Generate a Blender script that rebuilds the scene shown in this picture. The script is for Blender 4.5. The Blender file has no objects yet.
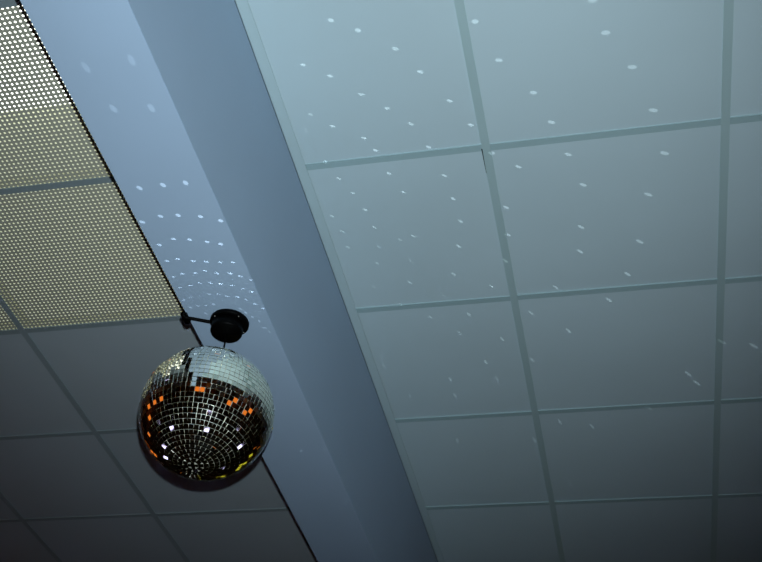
import bpy, bmesh, math, random
from mathutils import Vector, Matrix
random.seed(7)
sc = bpy.context.scene
PI = math.pi

# ---------------------------------------------------------------- camera
EYE = Vector((0, 0, 1.45))                       # lens, hand-held below a 3.58 m ceiling
PITCH, YAW, ROLL = 0.72944, -0.28362, 0.10573
F_PX = 1060.88
fw = Vector((math.sin(YAW) * math.cos(PITCH), math.cos(YAW) * math.cos(PITCH), math.sin(PITCH)))
rt = Vector((math.cos(YAW), -math.sin(YAW), 0))
up = rt.cross(fw)
rt, up = rt * math.cos(ROLL) + up * math.sin(ROLL), -rt * math.sin(ROLL) + up * math.cos(ROLL)
cd = bpy.data.cameras.new('camera'); cam = bpy.data.objects.new('camera', cd)
sc.collection.objects.link(cam)
cd.sensor_width = 36; cd.lens = F_PX / 762 * 36; cd.clip_start = .02
cam.matrix_world = Matrix.Translation(EYE) @ Matrix((rt, up, -fw)).transposed().to_4x4()
sc.camera = cam

# ---------------------------------------------------------------- world, flash, exposure
w = bpy.data.worlds.new('night'); sc.world = w; w.use_nodes = True
w.node_tree.nodes['Background'].inputs[0].default_value = (.5, .4, .35, 1)
w.node_tree.nodes['Background'].inputs[1].default_value = .002
sc.view_settings.view_transform = 'Standard'; sc.view_settings.look = 'None'
sc.view_settings.exposure = 0; sc.view_settings.gamma = 1
sc.view_settings.use_curve_mapping = False
sc.cycles.use_adaptive_sampling = False          # the small facet beams need every sample
sc.cycles.light_sampling_threshold = 0

FLASH = EYE + rt * .010 + up * .055
FLASH_W = 187
fl = bpy.data.lights.new('camera_flash', 'SPOT'); flo = bpy.data.objects.new('camera_flash', fl)
sc.collection.objects.link(flo)
fl.energy = FLASH_W; fl.color = (.80, .93, 1.0); fl.shadow_soft_size = .007
fl.spot_size = math.radians(70); fl.spot_blend = 1.0
aim = (fw + up * .14 - rt * .02).normalized()
flo.matrix_world = Matrix.Translation(FLASH) @ aim.to_track_quat('-Z', 'Y').to_matrix().to_4x4()

# ---------------------------------------------------------------- measures
CEIL = 3.5767; BEAM_Z = 3.0592; BXL, BXR = -.9979, -.7996; TRIM_X = -.7704
TILE = .6
X0, X1, Y0, Y1 = -4.5, 3.5, -2.5, 8.0
TILT = .12
BALL = Vector((-.8976, 1.8100, 2.7797)); BR = .1496
MOTOR = Vector((-.8996, 1.8240, BEAM_Z))

# ---------------------------------------------------------------- helpers
def mat(name, col, rough=.6, metal=0, spec=.5, noise=0, nscale=4, bump=0, bscale=200, emit=None, estr=0):
    m = bpy.data.materials.new(name); m.use_nodes = True; nt = m.node_tree; b = nt.nodes['Principled BSDF']
    b.inputs['Base Color'].default_value = (*col, 1); b.inputs['Roughness'].default_value = rough
    b.inputs['Metallic'].default_value = metal; b.inputs['Specular IOR Level'].default_value = spec
    tc = nt.nodes.new('ShaderNodeTexCoord')
    if noise:
        n = nt.nodes.new('ShaderNodeTexNoise'); n.inputs['Scale'].default_value = nscale
        n.inputs['Detail'].default_value = 3; nt.links.new(tc.outputs['Object'], n.inputs['Vector'])
        r = nt.nodes.new('ShaderNodeMapRange'); r.inputs['From Min'].default_value = .3; r.inputs['From Max'].default_value = .7
        r.inputs['To Min'].default_value = 1 - noise; r.inputs['To Max'].default_value = 1 + noise
        nt.links.new(n.outputs['Fac'], r.inputs['Value'])
        v = nt.nodes.new('ShaderNodeVectorMath'); v.operation = 'SCALE'; v.inputs[0].default_value = col
        nt.links.new(r.outputs['Result'], v.inputs['Scale']); nt.links.new(v.outputs[0], b.inputs['Base Color'])
    if bump:
        n = nt.nodes.new('ShaderNodeTexNoise'); n.inputs['Scale'].default_value = bscale
        nt.links.new(tc.outputs['Object'], n.inputs['Vector'])
        bp = nt.nodes.new('ShaderNodeBump'); bp.inputs['Strength'].default_value = bump; bp.inputs['Distance'].default_value = .001
        nt.links.new(n.outputs['Fac'], bp.inputs['Height']); nt.links.new(bp.outputs[0], b.inputs['Normal'])
    if emit:
        b.inputs['Emission Color'].default_value = (*emit, 1); b.inputs['Emission Strength'].default_value = estr
    return m

M = dict(
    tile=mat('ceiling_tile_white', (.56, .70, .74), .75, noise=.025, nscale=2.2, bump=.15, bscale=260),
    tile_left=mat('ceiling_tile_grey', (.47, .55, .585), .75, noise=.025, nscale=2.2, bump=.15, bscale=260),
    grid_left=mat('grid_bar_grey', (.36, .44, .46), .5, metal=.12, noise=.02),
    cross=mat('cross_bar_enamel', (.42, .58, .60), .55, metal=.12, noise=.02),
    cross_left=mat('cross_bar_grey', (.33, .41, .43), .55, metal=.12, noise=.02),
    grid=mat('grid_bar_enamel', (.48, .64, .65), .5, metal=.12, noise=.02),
    angle=mat('wall_angle_enamel', (.58, .73, .75), .5, metal=.15, noise=.02),
    beam=mat('beam_paint', (.40, .53, .68), .6, noise=.02, nscale=3, bump=.1, bscale=120),
    sheet=mat('perforated_steel_paint', (.56, .56, .44), .5),
    box=mat('light_box_cream', (.75, .74, .58), .7),
    lit=mat('lit_diffuser', (.9, .9, .9), .6, emit=(.95, 1, 1), estr=1.7),
    dim=mat('added_glow_sheet', (.75, .74, .58), .6, emit=(.92, 1, .80), estr=.33),  # added faint glow standing in for light bouncing inside the box
    black=mat('black_plastic', (.0012, .0012, .0012), .45, spec=.06),
    rubber=mat('black_rubber', (.0015, .0015, .0015), .5, spec=.05),
    steel=mat('hook_steel', (.25, .25, .25), .35, metal=1),
    screw=mat('screw_zinc', (.35, .33, .3), .4, metal=1),
    mirror=mat('mirror_facet_glass', (1, 1, .87), .03, metal=1),
    core=mat('silvered_core', (.46, .47, .41), .42, metal=.45),
    wall=mat('dark_brown_wall', (.11, .065, .042), .8, noise=.2, nscale=1.5),
    floor=mat('dark_parquet', (.045, .028, .018), .4, noise=.3, nscale=6),
    lampmetal=mat('lamp_housing_black', (.02, .02, .02), .5),
    amber=mat('amber_glass_lit', (.8, .3, .05), .5, emit=(1, .24, .03), estr=.75),
    yellow=mat('yellow_glass_lit', (.8, .7, .1), .5, emit=(.85, .8, .05), estr=.45),
    blue=mat('cold_lens_lit', (.7, .7, .9), .5, emit=(.60, .56, 1), estr=2.6),
)

for k in ('lit', 'dim', 'amber', 'yellow', 'blue'):        # too faint to be worth aiming light samples at
    M[k].cycles.emission_sampling = 'NONE'

def obj(name, bm, m, parent=None, smooth=False):
    me = bpy.data.meshes.new(name); bm.normal_update(); bm.to_mesh(me); bm.free()
    if smooth:
        for p in me.polygons: p.use_smooth = True
    me.materials.append(M[m] if isinstance(m, str) else m)
    o = bpy.data.objects.new(name, me); sc.collection.objects.link(o)
    if parent: o.parent = parent
    return o
def struct(name, bm, m):
    o = obj(name, bm, m); o['kind'] = 'structure'; return o
def thing(name, label, cat, loc, group=None):
    o = bpy.data.objects.new(name, None); sc.collection.objects.link(o); o.location = loc
    o.empty_display_size = .05
    o['label'] = label; o['category'] = cat
    if group: o['group'] = group
    return o
def box(bm, x0, x1, y0, y1, z0, z1, mtx=None):
    vs = [bm.verts.new((x, y, z)) for x in (x0, x1) for y in (y0, y1) for z in (z0, z1)]
    if mtx: 
        for v in vs: v.co = mtx @ v.co
    for f in ((0,1,3,2),(4,6,7,5),(0,4,5,1),(2,3,7,6),(0,2,6,4),(1,5,7,3)): bm.faces.new([vs[i] for i in f])
    return vs
def lathe(bm, prof, n=48, c=(0,0,0)):
    rings = []
    for r, z in prof:
        if r < 1e-6: rings.append([bm.verts.new((c[0], c[1], c[2] + z))])
        else: rings.append([bm.verts.new((c[0] + r*math.cos(2*PI*i/n), c[1] + r*math.sin(2*PI*i/n), c[2] + z)) for i in range(n)])
    for a, b in zip(rings, rings[1:]):
        for i in range(n):
            j = (i+1) % n
            if len(a) == 1 and len(b) > 1: bm.faces.new((a[0], b[j], b[i]))
            elif len(b) == 1 and len(a) > 1: bm.faces.new((a[i], a[j], b[0]))
            elif len(a) > 1: bm.faces.new((a[i], a[j], b[j], b[i]))
    bmesh.ops.recalc_face_normals(bm, faces=bm.faces)
def tube(bm, pts, r, n=12):
    pts = [Vector(p) for p in pts]; rings = []
    nrm = None
    for i, p in enumerate(pts):
        t = (pts[min(i+1, len(pts)-1)] - pts[max(i-1, 0)]).normalized()
        if nrm is None: nrm = t.orthogonal().normalized()
        nrm = (nrm - t * nrm.dot(t)).normalized(); b = t.cross(nrm)
        rings.append([bm.verts.new(p + nrm*r*math.cos(2*PI*k/n) + b*r*math.sin(2*PI*k/n)) for k in range(n)])
    for a, b in zip(rings, rings[1:]):
        for k in range(n): bm.faces.new((a[k], a[(k+1)%n], b[(k+1)%n], b[k]))
    bm.faces.new(rings[0][::-1]); bm.faces.new(rings[-1])
def smooth_path(pts, n=8):
    pts = [Vector(p) for p in pts]; out = []
    for i in range(len(pts)-1):
        p0, p1, p2, p3 = pts[max(i-1,0)], pts[i], pts[i+1], pts[min(i+2, len(pts)-1)]
        for k in range(n):
            t = k/n
            out.append(.5*((2*p1)+(p2-p0)*t+(2*p0-5*p1+4*p2-p3)*t*t+(3*p1-p0-3*p2+p3)*t**3))
    return out + [pts[-1]]

# ---------------------------------------------------------------- room shell
bm = bmesh.new(); box(bm, X0, X1, Y0, Y1, -.1, 0); struct('floor', bm, 'floor')
for nm, a in (('wall_left', (X0-.1, X0, Y0, Y1)), ('wall_right', (X1, X1+.1, Y0, Y1)),
              ('wall_back', (X0-.1, X1+.1, Y0-.1, Y0)), ('wall_front', (X0-.1, X1+.1, Y1, Y1+.1))):
    bm = bmesh.new(); box(bm, *a, -.1, CEIL + .3); struct(nm, bm, 'wall')

# the downstand beam boxed in along the ceiling
bm = bmesh.new()
vs = box(bm, BXL, BXR, Y0, Y1, BEAM_Z, CEIL + .12)
es = [e for e in bm.edges if all(v.co.z < BEAM_Z + .01 for v in e.verts) and abs(e.verts[0].co.x - e.verts[1].co.x) < .01]
bmesh.ops.bevel(bm, geom=es, offset=.001, segments=2, affect='EDGES')
struct('ceiling_beam', bm, 'beam')

# lay-in tiles and their grid, both sides of the beam
RX, RY = -.8810, 1.8083          # grid lines right of the beam: x = RX + .6 i, y = RY + .6 j
LX, LY = -1.9042, 2.3743         # left of the beam
PERF = {(-1, -1), (-1, 0)}       # filled below
def tile_field(xs, ys, skip=()):
    bm = bmesh.new()
    for i in range(len(xs)-1):
        for j in range(len(ys)-1):
            if (i, j) in skip: continue
            x0, x1, y0, y1 = xs[i]+.001, xs[i+1]-.001, ys[j]+.001, ys[j+1]-.001
            dz = random.uniform(0, .0015); tx = random.uniform(-.0009, .0009); ty = random.uniform(-.0009, .0009)
            g = {}
            N = 6
            for a in range(N+1):
                for b in range(N+1):
                    u, v = a/N, b/N
                    sag = .0022*(1-(2*u-1)**2)*(1-(2*v-1)**2)
                    g[a, b] = bm.verts.new((x0+(x1-x0)*u, y0+(y1-y0)*v, CEIL + dz + tx*(u-.5)*2 + ty*(v-.5)*2 - sag*.5))
            for a in range(N):
                for b in range(N): bm.faces.new((g[a,b], g[a,b+1], g[a+1,b+1], g[a+1,b]))
            # square edge of the board, 15 mm deep
            ring = [(a, 0) for a in range(N)] + [(N, b) for b in range(N)] + [(a, N) for a in range(N, 0, -1)] + [(0, b) for b in range(N, 0, -1)]
            tops = [bm.verts.new(g[k].co + Vector((0, 0, .015))) for k in ring]
            for k in range(len(ring)):
                l = (k+1) % len(ring)
                bm.faces.new((g[ring[k]], g[ring[l]], tops[l], tops[k]))
            bm.faces.new(tops)
    return bm
def lines(start, lo, hi):
    out = []; v = start
    while v > lo: v -= TILE
    v += TILE
    while v < hi: out.append(v); v += TILE
    return [lo] + out + [hi]
rxs = lines(RX, BXR, X1); rys = lines(RY, Y0, Y1)
lxs = lines(LX, X0, BXL); lys = [1.193 if abs(v-1.1743) < .01 else v for v in lines(LY, Y0, Y1)]
# remove sliver beside the beam on the left: that last column is narrow
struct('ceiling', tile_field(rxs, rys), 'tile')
def lidx(x, y):
    i = max(k for k in range(len(lxs)-1) if lxs[k] <= x); j = max(k for k in range(len(lys)-1) if lys[k] <= y)
    return (i, j)
perf_cells = [(-1.604, 1.474), (-1.604, 2.074), (-2.204, 2.074)]
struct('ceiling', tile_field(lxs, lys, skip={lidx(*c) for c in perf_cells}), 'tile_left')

def bars(xs, ys, x0, x1, y0, y1):
    """exposed T bars: long runners along y, cross bars between them, face 24 mm wide"""
    main = bmesh.new(); cross = bmesh.new(); W = .011
    for x in xs[1:-1]:
        y = y0
        while y < y1 - .01:                      # runner lengths butt together, each a hair out of line
            yy = min(y + 3.0, y1); j = random.uniform(-.0008, .0008)
            box(main, x-W+j, x+W+j, y, yy, CEIL-.0022, CEIL+.0005)
            box(main, x-.0008+j, x+.0008+j, y, yy, CEIL+.0005, CEIL+.03)
            y = yy
    xe = [x0] + xs[1:-1] + [x1]
    for y in ys[1:-1]:
        for a, b in zip(xe, xe[1:]):
            if b - a < .03: continue
            a2 = a + (W if a != x0 else 0); b2 = b - (W if b != x1 else 0)
            j = random.uniform(-.0015, .0015)
            # rolled edges: a slightly proud bead either side of a flat face
            box(cross, a2, b2, y-W+j, y+W+j, CEIL-.0020, CEIL+.0005)
            box(cross, a2, b2, y-W+j, y-W+.0025+j, CEIL-.0033, CEIL-.0020)
            box(cross, a2, b2, y-.0008+j, y+.0008+j, CEIL+.0005, CEIL+.03)
    return main, cross
m1, c1 = bars(rxs, rys, TRIM_X, X1, Y0, Y1)
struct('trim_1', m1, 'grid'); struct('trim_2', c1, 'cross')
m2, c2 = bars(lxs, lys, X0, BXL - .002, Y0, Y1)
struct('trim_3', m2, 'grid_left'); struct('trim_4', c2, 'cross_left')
bm = bmesh.new()                                  # wall angle along the right face of the beam
box(bm, BXR, TRIM_X, Y0, Y1, CEIL-.004, CEIL-.002); box(bm, BXR, BXR+.0015, Y0, Y1, CEIL-.004, CEIL+.02)
struct('trim_5', bm, 'angle')

bm = bmesh.new()                                  # black sliver laid on as the dark of an open joint beside the runner
gx, gy = RX + TILE - .0118, RY + .002
q = [bm.verts.new(c) for c in ((gx-.0012, gy, CEIL-.0029), (gx+.0014, gy, CEIL-.0029), (gx+.0002, gy+.085, CEIL-.0029), (gx-.0004, gy+.085, CEIL-.0029))]
q2 = [bm.verts.new(v.co + Vector((0, 0, .002))) for v in q]
bm.faces.new(q); bm.faces.new(q2[::-1])
for k in range(4): bm.faces.new((q[k], q2[k], q2[(k+1)%4], q[(k+1)%4]))
bmesh.ops.recalc_face_normals(bm, faces=bm.faces)
struct('trim_6', bm, 'black')

# ---------------------------------------------------------------- perforated light panels
def perforated(x0, y0, hole=.0036, pitch=.014, n=42, size=.598):
    bm = bmesh.new(); c0 = (size - n*pitch)/2; vc = {}
    def V(x, y):
        k = (round(x*1e6), round(y*1e6))
        if k not in vc: vc[k] = bm.verts.new((x, y, 0))
        return vc[k]
    h = pitch/2
    for i in range(n):
        for j in range(n):
            cx, cy = c0 + (i+.5)*pitch, c0 + (j+.5)*pitch
            sq = [(h,0),(h,h),(0,h),(-h,h),(-h,0),(-h,-h),(0,-h),(h,-h)]
            o = [V(cx+a, cy+b) for a, b in sq]
            r = [V(cx+hole*math.cos(PI/4*k), cy+hole*math.sin(PI/4*k)) for k in range(8)]
            for k in range(8): bm.faces.new((o[k], r[k], r[(k+1)%8], o[(k+1)%8]))
    e = size; 
    for a in ((0, c0, 0, e), (e-c0, e, 0, e), (c0, e-c0, 0, c0), (c0, e-c0, e-c0, e)):
        q = [bm.verts.new((x, y, 0)) for x, y in ((a[0],a[2]),(a[0],a[3]),(a[1],a[3]),(a[1],a[2]))]
        bm.faces.new(q)
    for f in bm.faces:
        if f.normal.z > 0: f.normal_flip()
    return bm
sheet_mesh = None
def light_panel(cx, cy, label, lit_to, short=1):
    global sheet_mesh
    root = thing('perforated_light_panel', label, 'ceiling light', (cx, cy, CEIL), 'perforated steel light panels left of the beam')
    S = .598/2; root.scale = (1, short, 1)
    if sheet_mesh is None:
        o = obj('perforated_cover', perforated(0, 0), 'sheet', root); sheet_mesh = o.data
    else:
        o = bpy.data.objects.new('perforated_cover', sheet_mesh); sc.collection.objects.link(o); o.parent = root
    o.location = (-S, -S, .0012)
    sd = o.modifiers.new('thickness', 'SOLIDIFY'); sd.thickness = .001; sd.offset = 0
    b = bmesh.new(); D = .05; T = .002; z0 = .002
    box(b, -S, -S+T, -S, S, z0, D); box(b, S-T, S, -S, S, z0, D)
    box(b, -S+T, S-T, -S, -S+T, z0, D); box(b, -S+T, S-T, S-T, S, z0, D)
    box(b, -S, S, -S, S, D, D+T)
    h = obj('housing', b, 'box', root)
    if lit_to is not None:
        b = bmesh.new(); box(b, -S+.01, S-.01, -S+.01, lit_to - cy, D-.012, D-.001); obj('lit_diffuser', b, 'lit', root)
        b = bmesh.new(); box(b, -S+.01, S-.01, lit_to - cy + .001, S-.01, D-.012, D-.001); obj('added_glow_sheet', b, 'dim', root)
    else:
        b = bmesh.new(); box(b, -S+.01, S-.01, -S+.01, S-.01, D-.012, D-.001); obj('added_glow_sheet', b, 'dim', root)
light_panel(-1.6042, 1.4835, 'perforated steel ceiling light with its near half glowing white, top left corner', 1.531, .968)
light_panel(-1.6042, 2.0743, 'full perforated beige ceiling light panel between cross bar and cable hook, with a faint glow added inside', None)
light_panel(-2.2042, 2.0743, 'perforated ceiling light panel showing only one corner at the left frame edge', None)

# ---------------------------------------------------------------- mirror ball
ball = thing('mirror_ball', 'round mirror ball of small square facets hanging under the black motor', 'disco ball', BALL)
ball.rotation_mode = 'QUATERNION'
ball.rotation_quaternion = Matrix.Rotation(-TILT, 3, Vector((rt.x, rt.y, 0)).normalized()).to_quaternion() @ Matrix.Rotation(.21, 3, 'Z').to_quaternion()
TOP = BALL + ball.rotation_quaternion @ Vector((0, 0, BR))
bm = bmesh.new()
bmesh.ops.create_uvsphere(bm, u_segments=96, v_segments=48, radius=BR - .0016)
obj('core', bm, 'core', ball, smooth=True)
bm = bmesh.new(); PITCHF = .0116; rows = round(PI*BR/PITCHF)
rnd = random.Random(12)
for k in range(rows):
    lat = -PI/2 + (k+.5)*PI/rows
    eq = min(k, rows-1-k); band = eq if eq < 3 else (eq-3)//2*2+4 if eq < 9 else min(20, (eq-9)//4*4+12)
    blat = -PI/2 + (band+.5)*PI/rows
    n = max(4, math.floor(2*PI*BR*max(math.cos(blat), math.cos(lat))/.0109)); off = 0
    wd = 2*PI*BR*math.cos(lat)/n
    for i in range(n):
        if k >= rows-1: continue
        lon = 2*PI*(i+off)/n + rnd.gauss(0, .002)
        nrm = Vector((math.cos(lat)*math.cos(lon), math.cos(lat)*math.sin(lon), math.sin(lat)))
        e = Vector((-math.sin(lon), math.cos(lon), 0)); nn = nrm.cross(e)
        a = rnd.gauss(0, .034); b = rnd.gauss(0, .034)
        n2 = (nrm + e*a + nn*b).normalized(); e2 = (e - n2*e.dot(n2)).normalized(); u2 = n2.cross(e2)
        hw = min(wd, PITCHF)/2 - .00032; hh = PITCHF/2 - .00032; c = nrm*BR
        top = [bm.verts.new(c + e2*sx*hw*.93 + u2*sy*hh*.93) for sx, sy in ((-1,-1),(1,-1),(1,1),(-1,1))]
        mid = [bm.verts.new(c - n2*.0004 + e2*sx*hw + u2*sy*hh) for sx, sy in ((-1,-1),(1,-1),(1,1),(-1,1))]
        bot = [bm.verts.new(c - n2*.0026 + e2*sx*hw + u2*sy*hh) for sx, sy in ((-1,-1),(1,-1),(1,1),(-1,1))]
        bm.faces.new(top)
        for q in range(4):
            r2 = (q+1) % 4
            bm.faces.new((mid[q], mid[r2], top[r2], top[q])); bm.faces.new((bot[q], bot[r2], mid[r2], mid[q]))
obj('mirror_facets', bm, 'mirror', ball)
bm = bmesh.new(); lathe(bm, [(0, BR+.006), (.012, BR+.006), (.016, BR+.003), (.018, BR-.004), (0, BR-.004)], 32)
obj('top_cap', bm, 'steel', ball, True)
bm = bmesh.new()
ring = [(.006*math.cos(a), 0, BR+.011+.007*math.sin(a)) for a in [2*PI*i/24 for i in range(25)]]
tube(bm, ring, .0012, 8); obj('hanging_ring', bm, 'steel', ball, True)

# ---------------------------------------------------------------- motor
mo = thing('mirror_ball_motor', 'black round rotating motor screwed to the underside of the blue beam', 'motor', MOTOR)
bm = bmesh.new(); lathe(bm, [(0,0), (.0465,0), (.0475,-.002), (.0475,-.009), (.046,-.0105), (.030,-.0105), (0,-.0105)], 64)
obj('mounting_flange', bm, 'black', mo, True)
bm = bmesh.new(); lathe(bm, [(0,-.0105), (.0385,-.0105), (.0385,-.035), (.0365,-.039), (.012,-.040), (.010,-.042), (0,-.042)], 64)
o = obj('motor_housing', bm, 'black', mo, True); o.location = (-.002, -.002, 0)
bm = bmesh.new(); TL = TOP - MOTOR; tube(bm, [(-.002,-.002,-.036), (TL.x*.5, TL.y*.55, -.07), (TL.x, TL.y, TL.z + .012)], .0022, 10)
o = obj('hanging_rod', bm, 'rubber', mo, True)
for a in (.9, 2.6, 4.1, 5.6):
    bm = bmesh.new(); lathe(bm, [(0,-.0105), (.0022,-.0105), (.0020,-.0120), (0,-.0124)], 12, (.0425*math.cos(a), .0425*math.sin(a), 0))
    obj('screw', bm, 'screw', mo, True)

# ---------------------------------------------------------------- cable to the motor
cb = thing('power_cable', 'black cable running from the motor across the beam to its left edge', 'cable', (BXL, 1.80, BEAM_Z))
L = lambda x, y, z: (x - BXL, y - 1.80, z - BEAM_Z)
bm = bmesh.new()
tube(bm, smooth_path([L(MOTOR.x-.045, 1.815, BEAM_Z-.006), L(-.965, 1.806, BEAM_Z-.006), L(-.984, 1.798, BEAM_Z-.006),
     L(-1.000, 1.788, BEAM_Z-.008), L(-1.009, 1.790, BEAM_Z+.004), L(-1.0075, 1.80, BEAM_Z+.03), L(-1.0045, 1.83, BEAM_Z+.2), L(-1.0045, 1.84, CEIL-.004)]), .0042, 12)
obj('flex', bm, 'rubber', cb, True)
bm = bmesh.new()
box(bm, -.012, .003, -.024, .014, -.009, .004); bmesh.ops.bevel(bm, geom=bm.edges[:], offset=.003, segments=2, affect='EDGES')
obj('edge_clip', bm, 'rubber', cb, True)

# ---------------------------------------------------------------- lamps added out of view to put glints in the ball
def face(o, target):
    d = Vector(target) - o.location; o.rotation_euler = d.to_track_quat('Z', 'Y').to_euler()
def sconce(x, y, z, size, m, label, nrm, watts, col):  # invented wall lamp, out of view, placed for amber and yellow glints
    t = thing('glint_wall_lamp', label, 'wall lamp', (x, y, z), 'unseen coloured wall lamps added for glints')
    t.rotation_euler = Vector(nrm).to_track_quat('Z', 'Y').to_euler()
    bm = bmesh.new(); lathe(bm, [(0, 0), (size*.45, 0), (size*.45, .015), (0, .02)], 32); obj('back_plate', bm, 'lampmetal', t, True)
    bm = bmesh.new(); lathe(bm, [(size*.3, .02), (size*.75, .05), (size, .10), (size*.9, .13), (size*.4, .16), (0, .17)], 32); obj('lamp_shade', bm, m, t, True)
    if watts:
        l = bpy.data.lights.new('sconce_bulb', 'POINT'); l.energy = watts; l.color = col; l.shadow_soft_size = size
        lo = bpy.data.objects.new('sconce_bulb', l); sc.collection.objects.link(lo); lo.parent = t; lo.location = (0, 0, .2+size)
OR = (1, .35, .08)
order = ('first', 'second', 'third', 'fourth', 'fifth', 'sixth')
LEFT, RIGHT, BACK, FAR = (1,0,0), (-1,0,0), (0,1,0), (0,-1,0)
for nrm, side, hue, lamps in (
    (BACK, 'behind the photographer', 'amber', ((-1.2, Y0, 3.1, .17), (-.56, Y0, 3.25, .19), (0, Y0, 2.85, .19), (.56, Y0, 3.22, .19), (1.2, Y0, 2.9, .17))),
    (LEFT, 'on the left wall', 'amber', ((X0, -.35, 3.02, .2), (X0, .55, 2.85, .2), (X0, 1.38, 3.02, .2), (X0, 1.95, 2.78, .2), (X0, 3.42, 2.75, .22), (X0, 4.9, 3.3, .2))),
    (RIGHT, 'on the right wall', 'amber', ((X1, -.3, 2.72, .17), (X1, .6, 3.05, .19), (X1, 1.32, 3.2, .19), (X1, 2.1, 2.9, .19), (X1, 2.7, 3.05, .19))),
    (FAR, 'on the far wall', 'yellow', ((-2.2, Y1, 2.9, .2), (-.95, Y1, 2.9, .28), (-.2, Y1, 2.95, .28), (.9, Y1, 2.7, .2)))):
    for i, (x, y, z, r) in enumerate(lamps):
        sconce(x, y, z, r, hue, f'glowing {hue} wall lamp {side}, {order[i]} along, unseen, added for glints in the ball', nrm, 0, OR)
def can(x, y, z, label, s=.105):  # invented floor lamp, out of view, placed for cold white glints
    t = thing('glint_spotlight', label, 'spotlight', (x, y, 0), 'unseen cold white spotlights added for glints')
    bm = bmesh.new(); lathe(bm, [(0,0), (.16,0), (.16,.02), (.02,.03), (.02, z-.16), (0, z-.16)], 24); obj('stand', bm, 'lampmetal', t, True)
    d = (BALL - Vector((x, y, z))).normalized(); q = d.to_track_quat('Z', 'Y').to_euler()
    bm = bmesh.new(); lathe(bm, [(0,-.2), (s*.8,-.2), (s*1.1,-.12), (s*1.15,.02), (s*1.02,.02), (s*1.02,-.01), (0,-.01)], 32)
    o = obj('lamp_can', bm, 'lampmetal', t, True); o.location = (0,0,z); o.rotation_euler = q
    bm = bmesh.new(); lathe(bm, [(s,-.008), (s*.6,.004), (0,.008)], 32)
    o = obj('lens', bm, 'blue', t, True); o.location = (0,0,z); o.rotation_euler = q
for x, y, z, lb in (
    (-.35, .71, .5, 'just in front of the photographer'), (-4.3, 2.46, .33, 'by the left wall level with the ball'),
    (2.8, 5.0, .3, 'on the right beyond the ball'), (-4.2, 4.15, .62, 'far left beyond the ball'),
    (-.45, 6.6, .3, 'in the middle of the floor beyond the ball'), (-2.95, 6.2, .3, 'left of the middle, beyond the ball'),
    (1.15, -1.9, .3, 'at right behind the photographer'), (1.85, -1.6, .3, 'farthest right behind the photographer'),
    (-4.25, -1.45, .5, 'in the rear left corner'), (-3.4, .25, .3, 'left of the photographer'),
    (3.2, 2.2, .8, 'by the right wall beside the ball'), (3.2, 3.15, .55, 'by the right wall past the ball'),
    (-4.2, 1.0, 1.45, 'on the tallest stand by the left wall')):
    can(x, y, z, 'unseen cold white spotlight added for ball glints, on a stand ' + lb)

# ---------------------------------------------------------------- spot lamps added to imitate flash light thrown back by the facets
# each entry: where the reflected beam lands (x, y on the beam's underside or on the ceiling) as seen from the lens
SPOTS_CEIL = [(331,20),(358,30),(303,64.6),(330,75.5),(361.4,94),(387.3,108),(310.7,114,.5),(332.6,126),(364,138),(375.6,150),
(475,21.6),(395.3,48.6),(499,60),(420.4,71.8),(449.8,101),(533.6,92.3),(470.6,125),(411,123.8),(428.7,147),(606,32.3),(632.6,66.7),
(551.7,122),(653.7,110),(593,0),(325,161.5),(338.7,178.6,.7),(352.8,193,.7),(389,173.5),(403.5,192),(444.4,175.6),(365,209.8),
(331.8,216,.7),(374.5,227.4),(342.4,231.4,.7),(348,247.4,.6),(400,239.4,.5),(414,236,.8),(379,246.6,.4),(377.4,263,.5),(411.3,260.8,.7),
(410,282.4,.8),(373.4,286.6,.4),(443.6,295.4,.5),(492,153,.8),(518.3,166.8),(568.2,154.3),(583.4,184.7),(453.2,198.6),(505.8,207.4),
(460.7,221.3),(581.3,227),(508,235),(458.8,246),(580,251.4),(506,260.5,.7),(453.7,274,.8),(492.4,286.6,.8),(555.7,287.7,.8),
(665,153),(648.8,194.3),(640,241.5),(627.2,274),(608.8,300),(430.7,317.6,.8),(468.6,314.4,.8),(459.8,333,.8),(410,339.5,.4),
(401.4,304.8,.7),(485.4,362,.8),(450.2,379.3,.5),(454.8,395.3,.5),(383.5,365.7,.4),(381.4,357,.4),(457.7,440,.3),(410,396.6,.3),
(530.8,312.8,.8),(568.5,330.7,.9),(502,339,.8),(532,360,.8),(496.7,378.5,.4),(559.4,421.6,.5),(591.6,426.3,.6),(534,440,.5),
(688.5,373.8,.8),(696.8,382.9,.8),(722.6,341.7,.6),(753.9,345.7,.7),(649,408,.5),(502.6,484,.4),(456.7,440.6,.3),(618.5,476,.4),(569.9,484,.4)]
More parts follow.
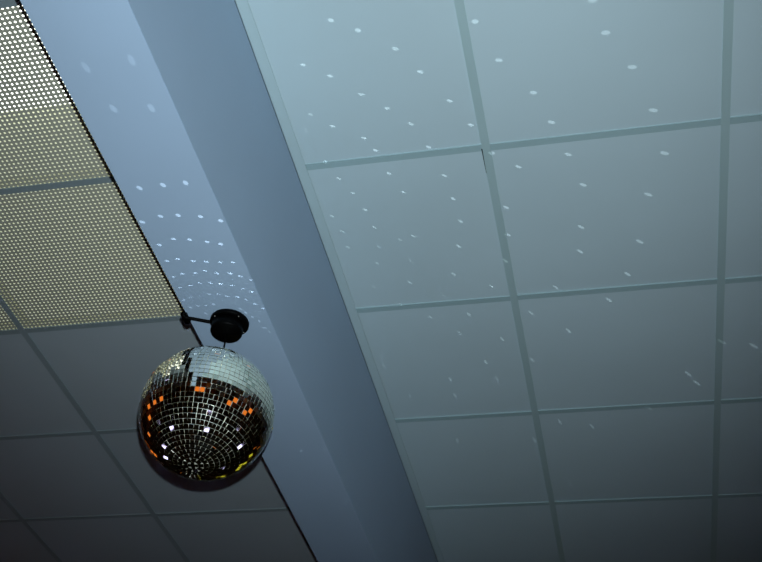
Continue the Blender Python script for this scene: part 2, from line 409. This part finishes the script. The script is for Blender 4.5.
SPOTS_BEAM = [(86,67.5,.45),(131.6,60.3,.45),(113.5,108.7,.5),(151.4,108,.5),(139.5,188),(163,185),(185.5,182.8),(142.3,222),(160.6,216.4),
(178,215.3),(200.6,216.6),(220.6,220.7),(173.2,239),(189.7,239.6),(159.2,244.9),(207.4,242),(220.6,244),(177.8,259),(167,261,.9),
(193.2,260.9),(206.4,261.7),(182.6,273.8),(173.2,277,.8),(195.4,273),(205.5,271),(180,287.4,.8),(189.7,285,.9),(199.8,283,.9),
(210.2,282.7),(191.3,297.4,.7),(200,295,.8),(208.7,294,.8),(220.3,262.2),(233.3,262.4),(217,273.2),(229.8,273.3),(240.2,276),
(251.4,280.1),(220.2,284),(232.2,285.6),(242.1,288.2),(251.9,291.7),(219.2,294.2,.9),(227.4,296.3,.9),(237.2,296.8,.9),(245.8,299.8,.9),
(255.3,304,.9),(262.6,308.3,.8),(240.5,309,.5),(245.9,312.7,.5),(252.5,317,.45),(259.2,321,.4),(264.6,328,.4),(269.4,332,.35),
(183.4,300.5,.6),(190.4,307.5,.5),(197.7,305.9,.5),(206,305.3,.5),(214,304.3,.5),(206,313.6,.35),(346,502,.3),(324.5,450,.3),(301,451,.3)]
def land(px, py, z):
    d = fw + rt*((px-381)/F_PX) - up*((py-281)/F_PX)
    return EYE + d*((z-EYE.z)/d.z)
def facet_point(T):
    """point of the ball whose mirror sends the flash to T"""
    n = ((FLASH-BALL).normalized() + (T-BALL).normalized()).normalized()
    for _ in range(40):
        P = BALL + n*BR
        n = ((FLASH-P).normalized() + (T-P).normalized()).normalized()
    return BALL + n*BR, n
def beamlet(T, k, q):
    P, n = facet_point(T)
    P = P + n*.0045; d = T - P; D = d.length; L = (FLASH-P).length
    cosi = max(.12, (FLASH-P).normalized().dot(n))
    gap = .0050 + .0036*D                        # half width of the patch at its landing, facet + flash size
    I_flash = FLASH_W/(4*PI*PI)
    l = bpy.data.lights.new('facet_spot_lamp', 'SPOT'); o = bpy.data.objects.new('facet_spot_lamp', l)
    sc.collection.objects.link(o)
    E = I_flash*q/((L+D)**2)                      # same irradiance the flash would have after that path
    l.energy = E*D*D*4*PI*PI*k; l.color = (.86, .95, 1); l.shadow_soft_size = 0
    l.spot_size = max(math.radians(1), 2*math.atan(gap/D)); l.spot_blend = .45
    z = -d.normalized(); side = d.cross(n).normalized()       # across the plane of incidence
    vert = z.cross(side)
    Rm = Matrix((side, vert, z)).transposed().to_4x4()
    kk = min(1, gap/D/math.tan(math.radians(.5))); sy = kk*max(.38, cosi)
    o.matrix_world = Matrix.Translation(P) @ Rm @ Matrix.Diagonal((kk, sy, 1, 1))
for s in SPOTS_CEIL: beamlet(land(s[0], s[1], CEIL), s[2] if len(s) > 2 else 1, 1.0)
for s in SPOTS_BEAM: beamlet(land(s[0], s[1], BEAM_Z), s[2] if len(s) > 2 else 1, 1.25)
